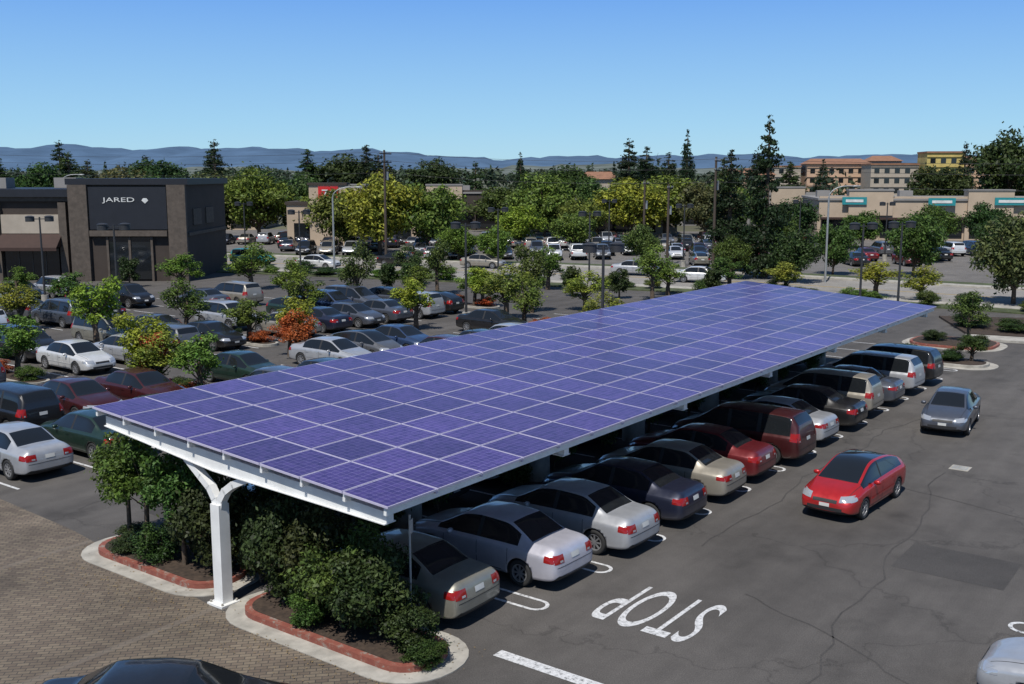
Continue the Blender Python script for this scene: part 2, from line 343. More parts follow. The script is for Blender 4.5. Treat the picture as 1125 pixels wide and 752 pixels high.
# ------------------------------------------------------------------ cars
CM=[M['cp'],M['cg'],M['rub'],M['tail'],M['head'],M['plate'],M['tire'],M['rim']]
def car_mesh(name,st,side,top,wx,wr,seams,roof=None,dark_top=None,tailz=(.70,.90),taily=(.46,.79),headz=(.60,.75),platez=.78,beltmid=None,grille=(.38,.58),spokes=8):
    Lc=st[-1][0]
    rings=[]
    for (x,wd,zb,zbelt,wb,wrl,zr,zt) in st:
        zm=(zb+zbelt)/2
        h=[(0,zb),(.75*wd,zb),(.965*wd,zb+.07),(wd,zm),(.985*wd,zbelt-.07),(wb,zbelt),(wrl,zr),(max(wrl-.065,.02),zr+.026),(.5*wrl,zt-.012),(0,zt)]
        ring=[(x,y,z) for y,z in h]+[(x,-y,z) for y,z in h[-2:0:-1]]
        rings.append(ring)
    bm=bmesh.new(); cl=bm.edges.layers.float.new('crease_edge'); vl=bm.verts.layers.float.new('crease_vert')
    vs=[[bm.verts.new(p) for p in r] for r in rings]
    n=18; g0,g1=side[0][0],side[-1][1]
    for i in range(len(st)-1):
        xm=(st[i][0]+st[i+1][0])/2
        for k in range(n):
            mseg=k if k<9 else 17-k
            f=bm.faces.new((vs[i][k],vs[i][(k+1)%n],vs[i+1][(k+1)%n],vs[i+1][k])); f.smooth=True
            mi=0
            if mseg<=1: mi=2
            if mseg==5 and g0<xm<g1: mi=1 if any(a<xm<b_ for a,b_ in side) else 2
            if mseg in(7,8) and any(a<xm<b_ for a,b_ in top): mi=1
            if roof and mseg in(7,8) and roof[0]<xm<roof[1]: mi=1
            if dark_top and mseg in(7,8) and dark_top[0]<xm<dark_top[1]: mi=2
            f.material_index=mi
    for r in(vs[0],vs[-1]):
        c=bm.verts.new(sum((v.co for v in r),Vector())/n)
        for k in range(n):
            f=bm.faces.new((r[k],r[(k+1)%n],c)); f.smooth=True; f.material_index=0
    bmesh.ops.recalc_face_normals(bm,faces=bm.faces)
    for i in range(2,len(st)-3):
        for k,cv in ((2,.5),(16,.5),(4,.4),(14,.4),(5,.5),(13,.5),(7,.4),(11,.4)):
            e=bm.edges.get((vs[i][k],vs[i+1][k]))
            if e: e[cl]=cv
    for e in bm.edges:
        ms={f.material_index for f in e.link_faces}
        if (1 in ms or 2 in ms) and len(ms)>1: e[cl]=.9 if 0 in ms else .5
    for v in bm.verts:
        q=sum(1 for f in v.link_faces if f.material_index==1)
        if q==1 and any(f.material_index==0 for f in v.link_faces): v[vl]=.75
    me=bpy.data.meshes.new(name+'_b'); bm.to_mesh(me); bm.free()
    for m_ in CM: me.materials.append(m_)
    o=bpy.data.objects.new('tmp',me); scene.collection.objects.link(o)
    ss=o.modifiers.new('s','SUBSURF'); ss.levels=2; ss.render_levels=2
    cut=MB(); wmax=max(s_[1] for s_ in st)
    for x in wx:
        for sg in(-1,1):
            cut.cyl((x,sg*(wmax-.30),wr),(x,sg*(wmax+.2),wr),wr+.045,n=32,mi=2)
    cme=cut.mesh('cut',CM)
    bm=bmesh.new(); bm.from_mesh(cme); bmesh.ops.remove_doubles(bm,verts=bm.verts,dist=1e-5); bmesh.ops.recalc_face_normals(bm,faces=bm.faces); bm.to_mesh(cme); bm.free()
    co_=bpy.data.objects.new('cut',cme); scene.collection.objects.link(co_)
    bo=o.modifiers.new('b','BOOLEAN'); bo.operation='DIFFERENCE'; bo.solver='EXACT'; bo.object=co_
    bpy.context.view_layer.update()
    dg=bpy.context.evaluated_depsgraph_get()
    body=bpy.data.meshes.new_from_object(o.evaluated_get(dg))
    bpy.data.objects.remove(o); bpy.data.objects.remove(co_)
    bm=bmesh.new(); bm.from_mesh(body); bvh=BVHTree.FromBMesh(bm); bm.free()
    mb=MB()
    mb.v=[tuple(v.co) for v in body.vertices]; mb.f=[list(p.vertices) for p in body.polygons]
    mb.m=[p.material_index for p in body.polygons]; mb.sm=[True]*len(mb.f)
    def patch(o0,u,v,nu,nv,d,offd,mi):
        o0,u,v,d=map(Vector,(o0,u,v,d)); P={}
        for i in range(nu+1):
            for j in range(nv+1):
                h=bvh.ray_cast(o0+u*i/nu+v*j/nv,d)
                if h[0] is not None: P[i,j]=h[0]-d*offd
        idx={k:q for q,k in enumerate(P)}; pl=list(P.values())
        fs=[(idx[i,j],idx[i+1,j],idx[i+1,j+1],idx[i,j+1]) for i in range(nu) for j in range(nv) if all(q in idx for q in((i,j),(i+1,j),(i+1,j+1),(i,j+1)))]
        fs=[f for f in fs if (pl[f[0]]-pl[f[2]]).length<.4]
        if fs: mb.add(pl,fs,mi,True)
    for sg in(-1,1):
        y0,y1=taily
        patch((-1,sg*y0,tailz[0]),(0,sg*(y1-y0),0),(0,0,tailz[1]-tailz[0]),8,5,(1,0,0),.008,3)
        patch((-1,sg*(y0+.04),tailz[0]+.02),(0,sg*(y1-y0)*.35,0),(0,0,.05),4,2,(1,0,0),.012,4)
        patch((.07,sg*2,tailz[0]+.02),(.24,0,.02),(0,0,tailz[1]-tailz[0]-.05),6,4,(0,-sg,0),.006,3)
        patch((Lc+1,sg*.42,headz[0]),(0,sg*.32,.03),(0,0,headz[1]-headz[0]),8,4,(-1,0,0),.008,4)
        patch((Lc-.42,sg*2,headz[0]+.05),(.26,0,-.03),(0,0,.10),6,3,(0,-sg,0),.006,4)
        zt_=beltmid or .9
        for x in seams: patch((x,sg*2,.30),(.014,0,0),(0,0,zt_-.33),1,10,(0,-sg,0),.003,2)
        for x in seams[:-1]: patch((x+.06,sg*2,zt_-.14),(.17,0,0),(0,0,.03),3,1,(0,-sg,0),.025,0)
        patch((seams[0],sg*2,.30),(seams[-1]-seams[0],0,0),(0,0,.016),10,1,(0,-sg,0),.003,2)
        patch((seams[0],sg*2,.50),(seams[-1]-seams[0]+.1,0,0),(0,0,.045),10,1,(0,-sg,0),.012,0)
        xm=seams[-1]-.28
        mb.ell((xm,sg*(wmax+.06),zt_+.06),(.06,.11,.07),0)
    patch((-1,-.72,.60),(0,1.44,0),(0,0,.014),16,1,(1,0,0),.004,2)
    patch((-1,-.6,.33),(0,1.2,0),(0,0,.06),12,1,(1,0,0),.006,2)
    patch((-1,-.16,platez-.06),(0,.32,0),(0,0,.12),2,2,(1,0,0),.012,5)
    patch((Lc+1,-.36,grille[1]),(0,.72,0),(0,0,.09),10,3,(-1,0,0),.006,2)
    patch((Lc+1,-.52,grille[0]-.03),(0,1.04,0),(0,0,.10),10,3,(-1,0,0),.006,2)
    patch((Lc+1,-.15,grille[0]+.08),(0,.30,0),(0,0,.10),2,2,(-1,0,0),.014,5)
    hx=[s_[0] for s_ in st]
    patch((hx[-5]-.02,-.72,3),(0,1.44,0),(.012,0,0),14,1,(0,0,-1),.003,2)
    for sg in(-1,1): patch((hx[-5]+.0,sg*.70,3),(hx[-3]-hx[-5],-sg*.10,0),(0,sg*.012,0),8,1,(0,0,-1),.003,2)
    for x in wx:
        for sg in(-1,1):
            yo=sg*(wmax-.015); yi=sg*(wmax-.22)
            prof=[(yi,wr*.6),(yi,wr*.93),(yi+sg*.02,wr),(yo-sg*.02,wr),(yo,wr*.93),(yo,wr*.70),(yo-sg*.02,wr*.68)]
            nn=24; vs=[]; fs=[]
            for (y,r) in prof:
                for k in range(nn): a=2*math.pi*k/nn; vs.append((x+r*math.cos(a),y,wr+r*math.sin(a)))
            for j in range(len(prof)-1):
                for k in range(nn): fs.append((j*nn+k,j*nn+(k+1)%nn,(j+1)*nn+(k+1)%nn,(j+1)*nn+k))
            mb.add(vs,fs,6,True)
            mb.cyl((x,yo-sg*.10,wr),(x,yo-sg*.09,wr),wr*.68,n=24,mi=2)
            rr=wr*.68
            vs=[(x+r*math.cos(2*math.pi*k/nn),y,wr+r*math.sin(2*math.pi*k/nn)) for y,r in((yo-sg*.01,rr),(yo-sg*.01,rr*.88),(yo-sg*.06,rr*.86)) for k in range(nn)]
            mb.add(vs,[(j*nn+k,j*nn+(k+1)%nn,(j+1)*nn+(k+1)%nn,(j+1)*nn+k) for j in(0,1) for k in range(nn)],7)
            mb.cyl((x,yo-sg*.07,wr),(x,yo-sg*.012,wr),rr*.24,rr*.2,n=12,mi=7)
            for q in range(spokes):
                a=2*math.pi*q/spokes; T=Matrix.Translation((x,yo-sg*.03,wr))@Matrix.Rotation(a,4,'Y')
                mb.box(rr*.55,0,0,rr*.75,.03,rr*.17,7,T)
    mb.v=[(a-Lc/2,b_,c) for a,b_,c in mb.v]
    return mb.mesh(name,CM)
sedan=[(0.00,.70,.36,.60,.64,.56,.63,.65),(0.05,.82,.27,.82,.75,.64,.90,.92),(0.16,.87,.23,.91,.79,.67,1.01,1.04),(0.42,.90,.20,.93,.81,.69,1.03,1.07),(0.80,.91,.18,.945,.82,.70,1.03,1.08),
 (1.10,.915,.17,.95,.825,.655,1.20,1.26),(1.45,.915,.17,.95,.83,.61,1.37,1.42),(1.62,.915,.17,.95,.835,.60,1.39,1.445),(2.25,.915,.17,.94,.84,.60,1.41,1.47),(2.33,.915,.17,.94,.84,.60,1.41,1.47),(2.85,.915,.17,.93,.84,.595,1.37,1.43),
 (3.15,.915,.17,.92,.835,.645,1.21,1.27),(3.60,.91,.17,.905,.83,.72,.98,1.01),(4.15,.89,.19,.85,.79,.66,.90,.94),(4.50,.84,.22,.77,.73,.60,.81,.84),(4.68,.76,.26,.65,.66,.55,.70,.72),(4.76,.62,.33,.55,.53,.47,.58,.59)]
sedan2=[(x*.955,w_*.975,a,b_,c*.975,d*.96,e,f) for x,w_,a,b_,c,d,e,f in sedan]
hatch=[(0.00,.72,.36,.62,.66,.58,.66,.68),(0.05,.81,.28,.86,.74,.64,.98,1.01),(0.16,.85,.24,.95,.77,.64,1.09,1.12),(0.45,.87,.21,.965,.785,.62,1.19,1.22),(0.95,.87,.18,.97,.79,.60,1.32,1.37),
 (1.45,.87,.17,.965,.79,.59,1.40,1.46),(2.15,.87,.17,.95,.79,.585,1.43,1.49),(2.23,.87,.17,.95,.79,.585,1.43,1.49),(2.60,.87,.17,.94,.79,.58,1.40,1.46),(3.0,.87,.17,.92,.785,.62,1.24,1.29),
 (3.55,.87,.17,.90,.78,.68,1.0,1.03),(3.98,.85,.19,.83,.74,.61,.90,.94),(4.26,.79,.22,.74,.67,.55,.79,.82),(4.40,.70,.26,.63,.59,.49,.67,.69),(4.46,.55,.33,.53,.47,.41,.56,.57)]
van=[(0.00,.78,.38,.68,.72,.64,.72,.74),(0.05,.87,.30,1.00,.81,.70,1.10,1.12),(0.14,.91,.26,1.03,.84,.69,1.36,1.40),(0.34,.94,.24,1.04,.86,.67,1.62,1.68),(0.60,.94,.22,1.04,.86,.67,1.66,1.73),
 (1.40,.94,.22,1.04,.86,.67,1.68,1.76),(1.48,.94,.22,1.04,.86,.67,1.68,1.76),(2.50,.94,.22,1.03,.86,.67,1.68,1.76),(2.58,.94,.22,1.03,.86,.67,1.68,1.76),(3.10,.94,.22,1.02,.86,.66,1.63,1.70),(3.45,.94,.22,1.01,.855,.70,1.39,1.45),
 (3.90,.93,.22,1.00,.85,.74,1.11,1.15),(4.42,.90,.24,.93,.80,.68,.99,1.03),(4.68,.85,.27,.82,.74,.62,.86,.89),(4.80,.78,.31,.68,.66,.57,.72,.74),(4.86,.62,.38,.58,.54,.48,.62,.63)]
suv=[(x*.95,w_*.97,a+.06,b_,c*.96,d*.96,e-.04,f-.06) for x,w_,a,b_,c,d,e,f in van]
pick=[(0.00,.80,.50,.75,.74,.70,.80,.82),(0.04,.88,.42,1.0,.83,.78,1.03,1.04),(0.12,.92,.38,1.03,.87,.80,1.06,1.05),(0.22,.93,.36,1.03,.88,.80,1.07,.98),(1.95,.94,.34,1.03,.88,.80,1.07,.98),(2.05,.94,.34,1.04,.87,.76,1.12,1.10),(2.22,.94,.34,1.04,.86,.68,1.62,1.68),
 (2.45,.94,.34,1.04,.86,.67,1.68,1.74),(3.05,.94,.34,1.04,.86,.67,1.69,1.75),(3.13,.94,.34,1.04,.86,.67,1.69,1.75),(3.65,.94,.34,1.03,.86,.66,1.64,1.70),(3.95,.94,.34,1.03,.86,.70,1.42,1.46),(4.3,.94,.34,1.02,.86,.74,1.14,1.17),(4.95,.92,.36,.99,.84,.72,1.05,1.09),(5.3,.88,.38,.90,.80,.68,.95,.98),(5.42,.80,.42,.72,.72,.62,.78,.80),(5.46,.70,.48,.62,.60,.54,.66,.67)]
T_={}
T_['sedan']=car_mesh('sedan',sedan,[(1.1,2.25),(2.33,3.45)],[(.8,1.45),(2.85,3.6)],(1.0,3.78),.325,(1.35,2.29,3.35))
T_['sedan2']=car_mesh('sedan_b',sedan2,[(1.05,2.15),(2.22,3.3)],[(.76,1.38),(2.72,3.44)],(.95,3.6),.31,(1.3,2.19,3.2),spokes=5,tailz=(.72,.88),taily=(.38,.76))
T_['hatch']=car_mesh('hatchback',hatch,[(.5,2.15),(2.23,3.4)],[(.16,.95),(2.6,3.55)],(.85,3.52),.315,(1.2,2.19,3.15),roof=(.95,2.6),tailz=(.74,1.0),taily=(.56,.77),headz=(.62,.78),spokes=7)
T_['van']=car_mesh('minivan',van,[(.34,1.40),(1.48,2.50),(2.58,3.8)],[(.1,.34),(3.1,3.9)],(.95,3.85),.34,(1.44,2.54,3.6),tailz=(.85,1.15),taily=(.66,.82),headz=(.70,.86),platez=.9,beltmid=1.0,grille=(.42,.66))
T_['suv']=car_mesh('suv',suv,[(.34,1.34),(1.41,2.38),(2.46,3.6)],[(.1,.32),(2.95,3.7)],(.92,3.62),.36,(1.38,2.42,3.4),tailz=(.85,1.1),taily=(.62,.79),headz=(.72,.87),platez=.9,beltmid=1.0,grille=(.45,.68),spokes=6)
T_['pick']=car_mesh('pickup',pick,[(2.3,3.05),(3.13,4.2)],[(2.05,2.22),(3.65,4.3)],(1.15,4.5),.38,(2.35,3.09,4.05),dark_top=(.2,1.97),tailz=(.72,.98),taily=(.74,.86),headz=(.75,.9),platez=.62,beltmid=1.02,grille=(.55,.76))
COL=dict(silver=(.42,.43,.45),white=(.72,.72,.71),black=(.012,.012,.014),grey=(.12,.125,.135),navy=(.015,.02,.045),maroon=(.06,.008,.010),tan=(.33,.30,.25),red=(.48,.012,.014),green=(.015,.04,.028),blue=(.03,.06,.14),gold=(.25,.24,.20),dkred=(.16,.013,.018),slate=(.08,.09,.115),lilac=(.55,.54,.60),teal=(.03,.3,.32))
NAME=dict(sedan='parked_sedan',sedan2='parked_sedan',hatch='parked_hatchback',van='parked_minivan',suv='parked_suv',pick='pickup_truck')
def car(kind,s,t,heading,col,name=None,lot=True,sc=1):
    x,y=L(s,t) if lot else (s,t)
    rz=(PHI if lot else 0)+math.radians(heading)
    return put(name or NAME[kind],T_[kind],(x,y,.006),rz,sc,COL[col])
near=[('sedan','gold',15.75,0),('sedan','lilac',15.2,.25),('sedan','silver',14.9,.4),('sedan','navy',14.9,.3),('sedan2','tan',14.8,.35),('sedan','dkred',15.0,.0),('van','maroon',14.75,0),('sedan2','silver',14.8,.2),('sedan','black',14.8,.2),('suv','tan',14.9,0),('sedan2','slate',14.8,0),('suv','silver',14.8,0),('suv','black',14.7,0)]
for k,(kd,c,t,ds) in enumerate(near): car(kd,S0+PITCH*k+ds+rnd.uniform(-.06,.06),t+.0,90+rnd.uniform(-1.5,1.5),c)
kinds=['sedan','sedan','sedan2','sedan2','van','suv','hatch','suv','sedan','pick']
cols=['silver','white','black','grey','navy','maroon','tan','silver','slate','green','blue','white','gold','black','black','grey','silver','slate','tan','dkred']
for k in range(13): car(rnd.choice(kinds[:9]),17.2+PITCH*k,21.2,-90,rnd.choice(cols))
car('hatch',30.0,9.65,180-3,'red','red_hatchback',sc=.97)
car('sedan2',41.9,9.9,180+6,'slate','grey_sedan',sc=.97)
car('sedan2',20.3,1.65,90,'silver')
car('sedan',9.65,14.35,-53.47+2,'black')
def row(tc,head,k0,k1,skip=(),p=1.0,fix={}):
    for k in range(k0,k1):
        s=17.35+PITCH*k
        if any(a<s<b_ for a,b_ in skip) or rnd.random()>p: continue
        kd,c=fix.get(k,(rnd.choice(kinds),rnd.choice(cols)))
        car(kd,s+rnd.uniform(-.15,.15),tc+rnd.uniform(-.25,.25),head+(180 if rnd.random()<.15 else 0)+rnd.uniform(-2,2),c)
row(33.3,90,0,13,p=.93,fix={0:('sedan','silver'),1:('sedan','green'),2:('sedan','black')})
row(38.6,-90,0,13,skip=((26,29),),p=.93,fix={0:('suv','black'),1:('van','black'),2:('sedan','maroon')})
row(48.2,90,-1,15,skip=((23.5,26.8),(37.3,40.6)),p=.93,fix={3:('sedan','maroon'),4:('sedan','white'),5:('sedan','silver')})
row(53.5,-90,0,15,skip=((23.5,26.8),(37.3,40.6)),p=.93)
row(63.4,90,2,13,skip=((32,35.3),),p=.9)
row(68.7,-90,3,12,skip=((32,35.3),),p=.9)
row(78.5,90,5,11,p=.85)
for (n0,e0,e1,p) in ((121,-12,30,.75),(127,-25,34,.75),(134,-34,40,.7),(140,-30,44,.7),(147,-40,46,.6),(153,-36,20,.6),(112,20,48,.5),(119,40,62,.6),(126,36,66,.6)):
    e=e0
    while e<e1:
        if rnd.random()<p: car(rnd.choice(kinds),e,n0+rnd.uniform(-.3,.3),rnd.choice((90,-90)),rnd.choice(cols),lot=False)
        e+=2.8
for e,n,c in((-28,113,'teal'),(-20,108,'white'),(12,101,'silver'),(-3,109,'tan'),(-12,111.5,'black'),(17,94,'white'),(44,76,'grey')): car('van' if c=='teal' else 'sedan',e,n,-22,c,name='teal_van' if c=='teal' else 'car_on_road',lot=False)

# ------------------------------------------------------------------ solar canopy
TILT=math.atan(.64/9.78); LEN=37.92; WID=9.80
cb=MB(); NX,NY=26,8; px,py=LEN/NX,WID/NY
for i in range(NX):
    for j in range(NY):
        x0,y0=i*px,j*py; gp=.010; fr=.022; dz=rnd.uniform(-.003,.003)
        cb.b2(x0+gp,x0+px-gp,y0+gp,y0+py-gp,-.045,dz,1)
        cb.add([(x0+gp+fr,y0+gp+fr,dz+.003),(x0+px-gp-fr,y0+gp+fr,dz+.003),(x0+px-gp-fr,y0+py-gp-fr,dz+.003),(x0+gp+fr,y0+py-gp-fr,dz+.003)],[(0,1,2,3)],0)
for j in range(NY+1):
    y=min(max(j*py,.12),WID-.12)
    cb.b2(.06,LEN-.06,y-.035,y+.035,-.22,-.047,2)
for i in range(1,NX): cb.b2(i*px-.03,i*px+.03,.02,WID-.02,-.10,-.0475,1)
can=cb.obj('solar_canopy',[M['panel'],M['alu'],M['white']],loc=(*L(13.88,13.2),3.4)); can.rotation_euler=(TILT,0,PHI)
def zc(t): return 3.4+(t-13.2)*math.tan(TILT)
fr=MB()
posts=[14.2+6.15*k for k in range(7)]
TP=18.65
for k,s in enumerate(posts):
    for t0,t1 in((13.45,TP),(TP,22.75)):
        da=.22 if t0<14 else .38; db=.38 if t0<14 else .22
        vs=[]
        for t,d in((t0,da),(t1,db)):
            for sx in(-.1,.1): vs+= [(s+sx,t,zc(t)-.225),(s+sx,t,zc(t)-.225-d)]
        fr.add(vs,[(0,1,3,2),(4,6,7,5),(0,4,5,1),(2,3,7,6),(0,2,6,4),(1,5,7,3)],0)
        fr.add([(s-.16,t0,zc(t0)-.23-da),(s+.16,t0,zc(t0)-.23-da),(s+.16,t1,zc(t1)-.23-db),(s-.16,t1,zc(t1)-.23-db),(s-.16,t0,zc(t0)-.25-da),(s+.16,t0,zc(t0)-.25-da),(s+.16,t1,zc(t1)-.25-db),(s-.16,t1,zc(t1)-.25-db)],[(0,1,2,3),(4,7,6,5),(0,4,5,1),(2,6,7,3),(0,3,7,4),(1,5,6,2)],0)
    fr.b2(s-.14,s+.14,TP-.15,TP+.15,.0,2.35,0)
    fr.b2(s-.26,s+.26,TP-.26,TP+.26,.0,.05,0)
    for bx in(-.2,.2):
        for by in(-.2,.2): fr.cyl((s+bx,TP+by,.05),(s+bx,TP+by,.10),.025,n=6,mi=1)
    for sg in(-1,1):
        pts=[Vector((s,TP+sg*.05,2.2)),Vector((s,TP+sg*.10,2.45)),Vector((s,TP+sg*.26,2.68)),Vector((s,TP+sg*.55,2.88)),Vector((s,TP+sg*1.1,zc(TP+sg*1.1)-.56))]
        for a,b_ in zip(pts,pts[1:]): fr.beam(a,b_+(b_-a).normalized()*.04,.18,.16,0)
    if k>0: fr.cyl((s,TP,.0),(s,TP,.85),.42,n=20,mi=1)
fo=fr.obj('frame',[M['white'],M['conc']],rz=PHI,fixn=True)
fo.parent=can; bpy.context.view_layer.update(); fo.matrix_parent_inverse=can.matrix_world.inverted()

mb=MB(); mb.cyl((0,0,0),(0,0,2.6),.025,n=8); mb.box(0,-.03,2.35,.2,.01,.3,0); mb.obj('parking_sign',[M['grey'],M['white']],loc=(*L(15.25,13.9),.15),rz=1.3)

# ------------------------------------------------------------------ vegetation
def leafcloud(rs,Cn,R,n,ls,sq=.85,up=.5):
    Cn=np.array(Cn);R=np.array(R); p=R**2/np.sum(R**2)
    k=rs.choice(len(Cn),n,p=p)
    d=rs.normal(size=(n,3)); d/=np.linalg.norm(d,axis=1)[:,None]
    r=R[k]*rs.random(n)**.4*(1+.25*np.abs(rs.normal(size=n))*(rs.random(n)<.3))
    P=Cn[k]+d*r[:,None]*np.array([1,1,sq])
    Nn=d*.7+np.array([0,0,up])+rs.normal(size=(n,3))*.55; Nn/=np.linalg.norm(Nn,axis=1)[:,None]
    a=np.cross(Nn,rs.normal(size=(n,3))); a/=np.linalg.norm(a,axis=1)[:,None]; b_=np.cross(Nn,a)
    sz=(ls*(.6+.8*rs.random(n)))[:,None]
    return np.stack([P-a*sz,P-b_*sz*.5,P+a*sz,P+b_*sz*.5],1).reshape(-1,3)
def veg(name,seed,kind,H,R,base,ncl,nl,ls,mats=None,clr=.34,trunk=None):
    rs=np.random.default_rng(seed); mb=MB(); Cs=[];Rs=[]
    tr=trunk or H*.022+.03
    if kind=='round':
        cz=(H+base)/2; rz=(H-base)/2
        for _ in range(ncl):
            d=rs.normal(size=3); d/=np.linalg.norm(d); q=rs.uniform(.35,.88)
            zz=cz+d[2]*rz*q
            Cs.append((d[0]*R*q,d[1]*R*q,zz)); Rs.append(R*rs.uniform(.5,1.25)*clr)
        top=cz
        mb.cyl((0,0,-.1),(.04*H*.3,0,base),tr*1.3,tr,8,0,False); mb.cyl((.04*H*.3,0,base),(0,.03*H,top),tr,tr*.55,7,0,False)
        for c in Cs[:max(6,ncl//2)]:
            mb.cyl((.02*H,.01*H,base+(top-base)*rs.uniform(-.1,.6)),c,tr*.4,tr*.1,5,0,False)
        V=leafcloud(rs,Cs,Rs,nl,ls)
    elif kind=='conifer':
        mb.cyl((0,0,-.1),(0,0,H*.97),tr*1.3,tr*.12,8,0,False)
        for _ in range(ncl):
            h=rs.random()**1.1; z=base+(H-base)*h
            rr=R*(1-h)**.75*rs.uniform(.45,1.1)+.05*R; a=rs.uniform(0,2*math.pi)
            c=(rr*math.cos(a)*.75,rr*math.sin(a)*.75,z-rr*.18); Cs.append(c); Rs.append(max(R*.09,rr*.42+R*.04))
            if rs.random()<.5: mb.cyl((0,0,z),c,tr*.22,tr*.06,4,0,False)
        V=leafcloud(rs,Cs,Rs,nl,ls,.38,.2)
    elif kind=='hedge':
        for _ in range(ncl):
            a=rs.uniform(0,2*math.pi); q=rs.uniform(.3,.8)*R
            Cs.append((q*math.cos(a),q*math.sin(a),rs.uniform(base+R*.3,H-R*.3))); Rs.append(R*.42)
        mb.cyl((0,0,-.1),(0,0,H*.7),tr,tr*.5,6,0,False)
        V=leafcloud(rs,Cs,Rs,nl,ls,.9)
    n=len(V)//4; o=len(mb.v)
    mb.v.extend(map(tuple,V.tolist())); mb.f.extend([[o+4*i,o+4*i+1,o+4*i+2,o+4*i+3] for i in range(n)]); mb.m.extend([1]*n); mb.sm.extend([False]*n)
    return mb.mesh(name,mats or [M['bark'],M['leaf']])
YT=[veg('young_tree_mesh',s,'round',4,1.2,1.0,24,3200,.075,clr=.36) for s in(1,2,3,4)]
BT=[veg('broad_tree_mesh',s,'round',9,5,1.6,64,9500,.24,clr=.28) for s in(11,12,13,14)]
CT=[veg('conifer_mesh',s,'conifer',16,3.6,1.5,150,10000,.20) for s in(21,22,23)]
SB=[veg('shrub_mesh',s,'round',2.2,1.15,.15,38,8500,.052,clr=.31,trunk=.04) for s in(31,32,33)]
NT=[veg('near_tree_mesh',s,'round',3.2,1.15,1.35,26,5500,.06,clr=.33,trunk=.06) for s in(41,42)]
HG=[veg('upright_shrub_mesh',s,'hedge',2.2,.75,.5,26,3000,.08) for s in(51,52)]
YG=(.21,.25,.04); MG=(.075,.12,.03); DG=(.042,.07,.022); CG=(.022,.038,.018); BG=(.12,.18,.035); RD=(.40,.10,.04); ND=(.04,.062,.02); OG=(.10,.12,.045)
def tree(T,e,n,H,R=None,col=MG,name='tree',H0=4,R0=1.2):
    T_m=rnd.choice(T); sz=H/H0; sr=(R/R0) if R else sz
    put(name,T_m,(e,n,0),rnd.uniform(0,6.28),(sr*rnd.uniform(.9,1.1),sr*rnd.uniform(.9,1.1),sz),tuple(c*rnd.uniform(.85,1.15) for c in col))
def ytree(e,n,H,R,col=MG,name='young_tree'): tree(YT,e,n,H,R,col,name,4,1.2)
def btree(e,n,H,R,col=BG,name='broadleaf_tree'): tree(BT,e,n,H,R,col,name,9,5)
def ctree(e,n,H,R,col=CG,name='conifer_tree'): tree(CT,e,n,H,R,col,name,16,3.6)
for e,n,H,R,c in ((-22.5,56,4.5,1.5,YG),(-16.5,46.5,3.8,1.3,YG),(-11.6,56,3.3,1.4,YG),(-11.3,54.6,2.5,1.1,RD),(-11.9,55.2,2.2,.9,RD),(-16.1,46.1,2.9,.8,RD),(-11.1,75,4.8,1.4,MG),(-6,65,3.4,1.6,YG),(-6,84,4.8,1.4,MG),(-.4,70,3.6,1.8,YG),(1.4,73,5.2,1.3,MG),
    (10.8,80,4.4,1.5,BG),(-37,78,2.9,1.4,BG),(-26.6,84,3.4,1.9,BG),(-22,88,3.8,2.1,BG),(-17,80,3.2,1.6,BG),(5.2,74,2.8,1.6,YG),(12.6,84,2.6,1.6,BG),(29,83,2.8,2.0,YG),(31.5,80,2.6,1.7,YG),(-2.2,76,3.0,1.5,YG),(-14,70,3.2,1.4,BG),
    (-31,73,2.9,1.4,MG),(-9,92,3.4,1.6,MG),(3,88,3.6,1.6,BG),(18,86,3.0,1.7,MG),(22,84,2.8,1.6,YG),(-42,82,3.6,1.8,BG)):
    ytree(e,n,H,R,c)
for a in ISL[1:]:
    for q in (.2,.75):
        e,n=L((a[0]+a[1])/2,a[2]+(a[3]-a[2])*q); ytree(e,n,rnd.uniform(2.6,3.6),rnd.uniform(1.1,1.5),rnd.choice((YG,BG,MG)))
    for q in (.1,.35,.5,.62,.9):
        e,n=L((a[0]+a[1])/2,a[2]+(a[3]-a[2])*q); tree(SB,e,n,.8,.75,rnd.choice((DG,MG,RD)),'shrub',2.2,1.15)
ytree(26.0,58.9,3.2,1.15,MG); ytree(23.6,53.0,1.5,1.0,DG,'shrub')
for e,n,H in ((-10,84,2.6),(4.8,83,2.4),(8.4,81.5,2.3),(-8.3,84.5,2.6),(-2.6,85,2.2),(-33,90,2.6),(16,83,2.2)):
    tree(HG,e,n,H,.8,DG,'clipped_shrub',2.2,.75)
btree(37.6,78,6.6,3.1,OG); btree(42,74,5.5,2.6,OG); btree(38,99,5.8,2.9,MG); btree(31,101,5.2,2.3,MG)
ctree(23.9,99,15.2,2.9); ctree(21.5,104,12,2.5); 
btree(25.5,94,4.6,2.2,DG); btree(20.5,97,3.8,1.9,MG)
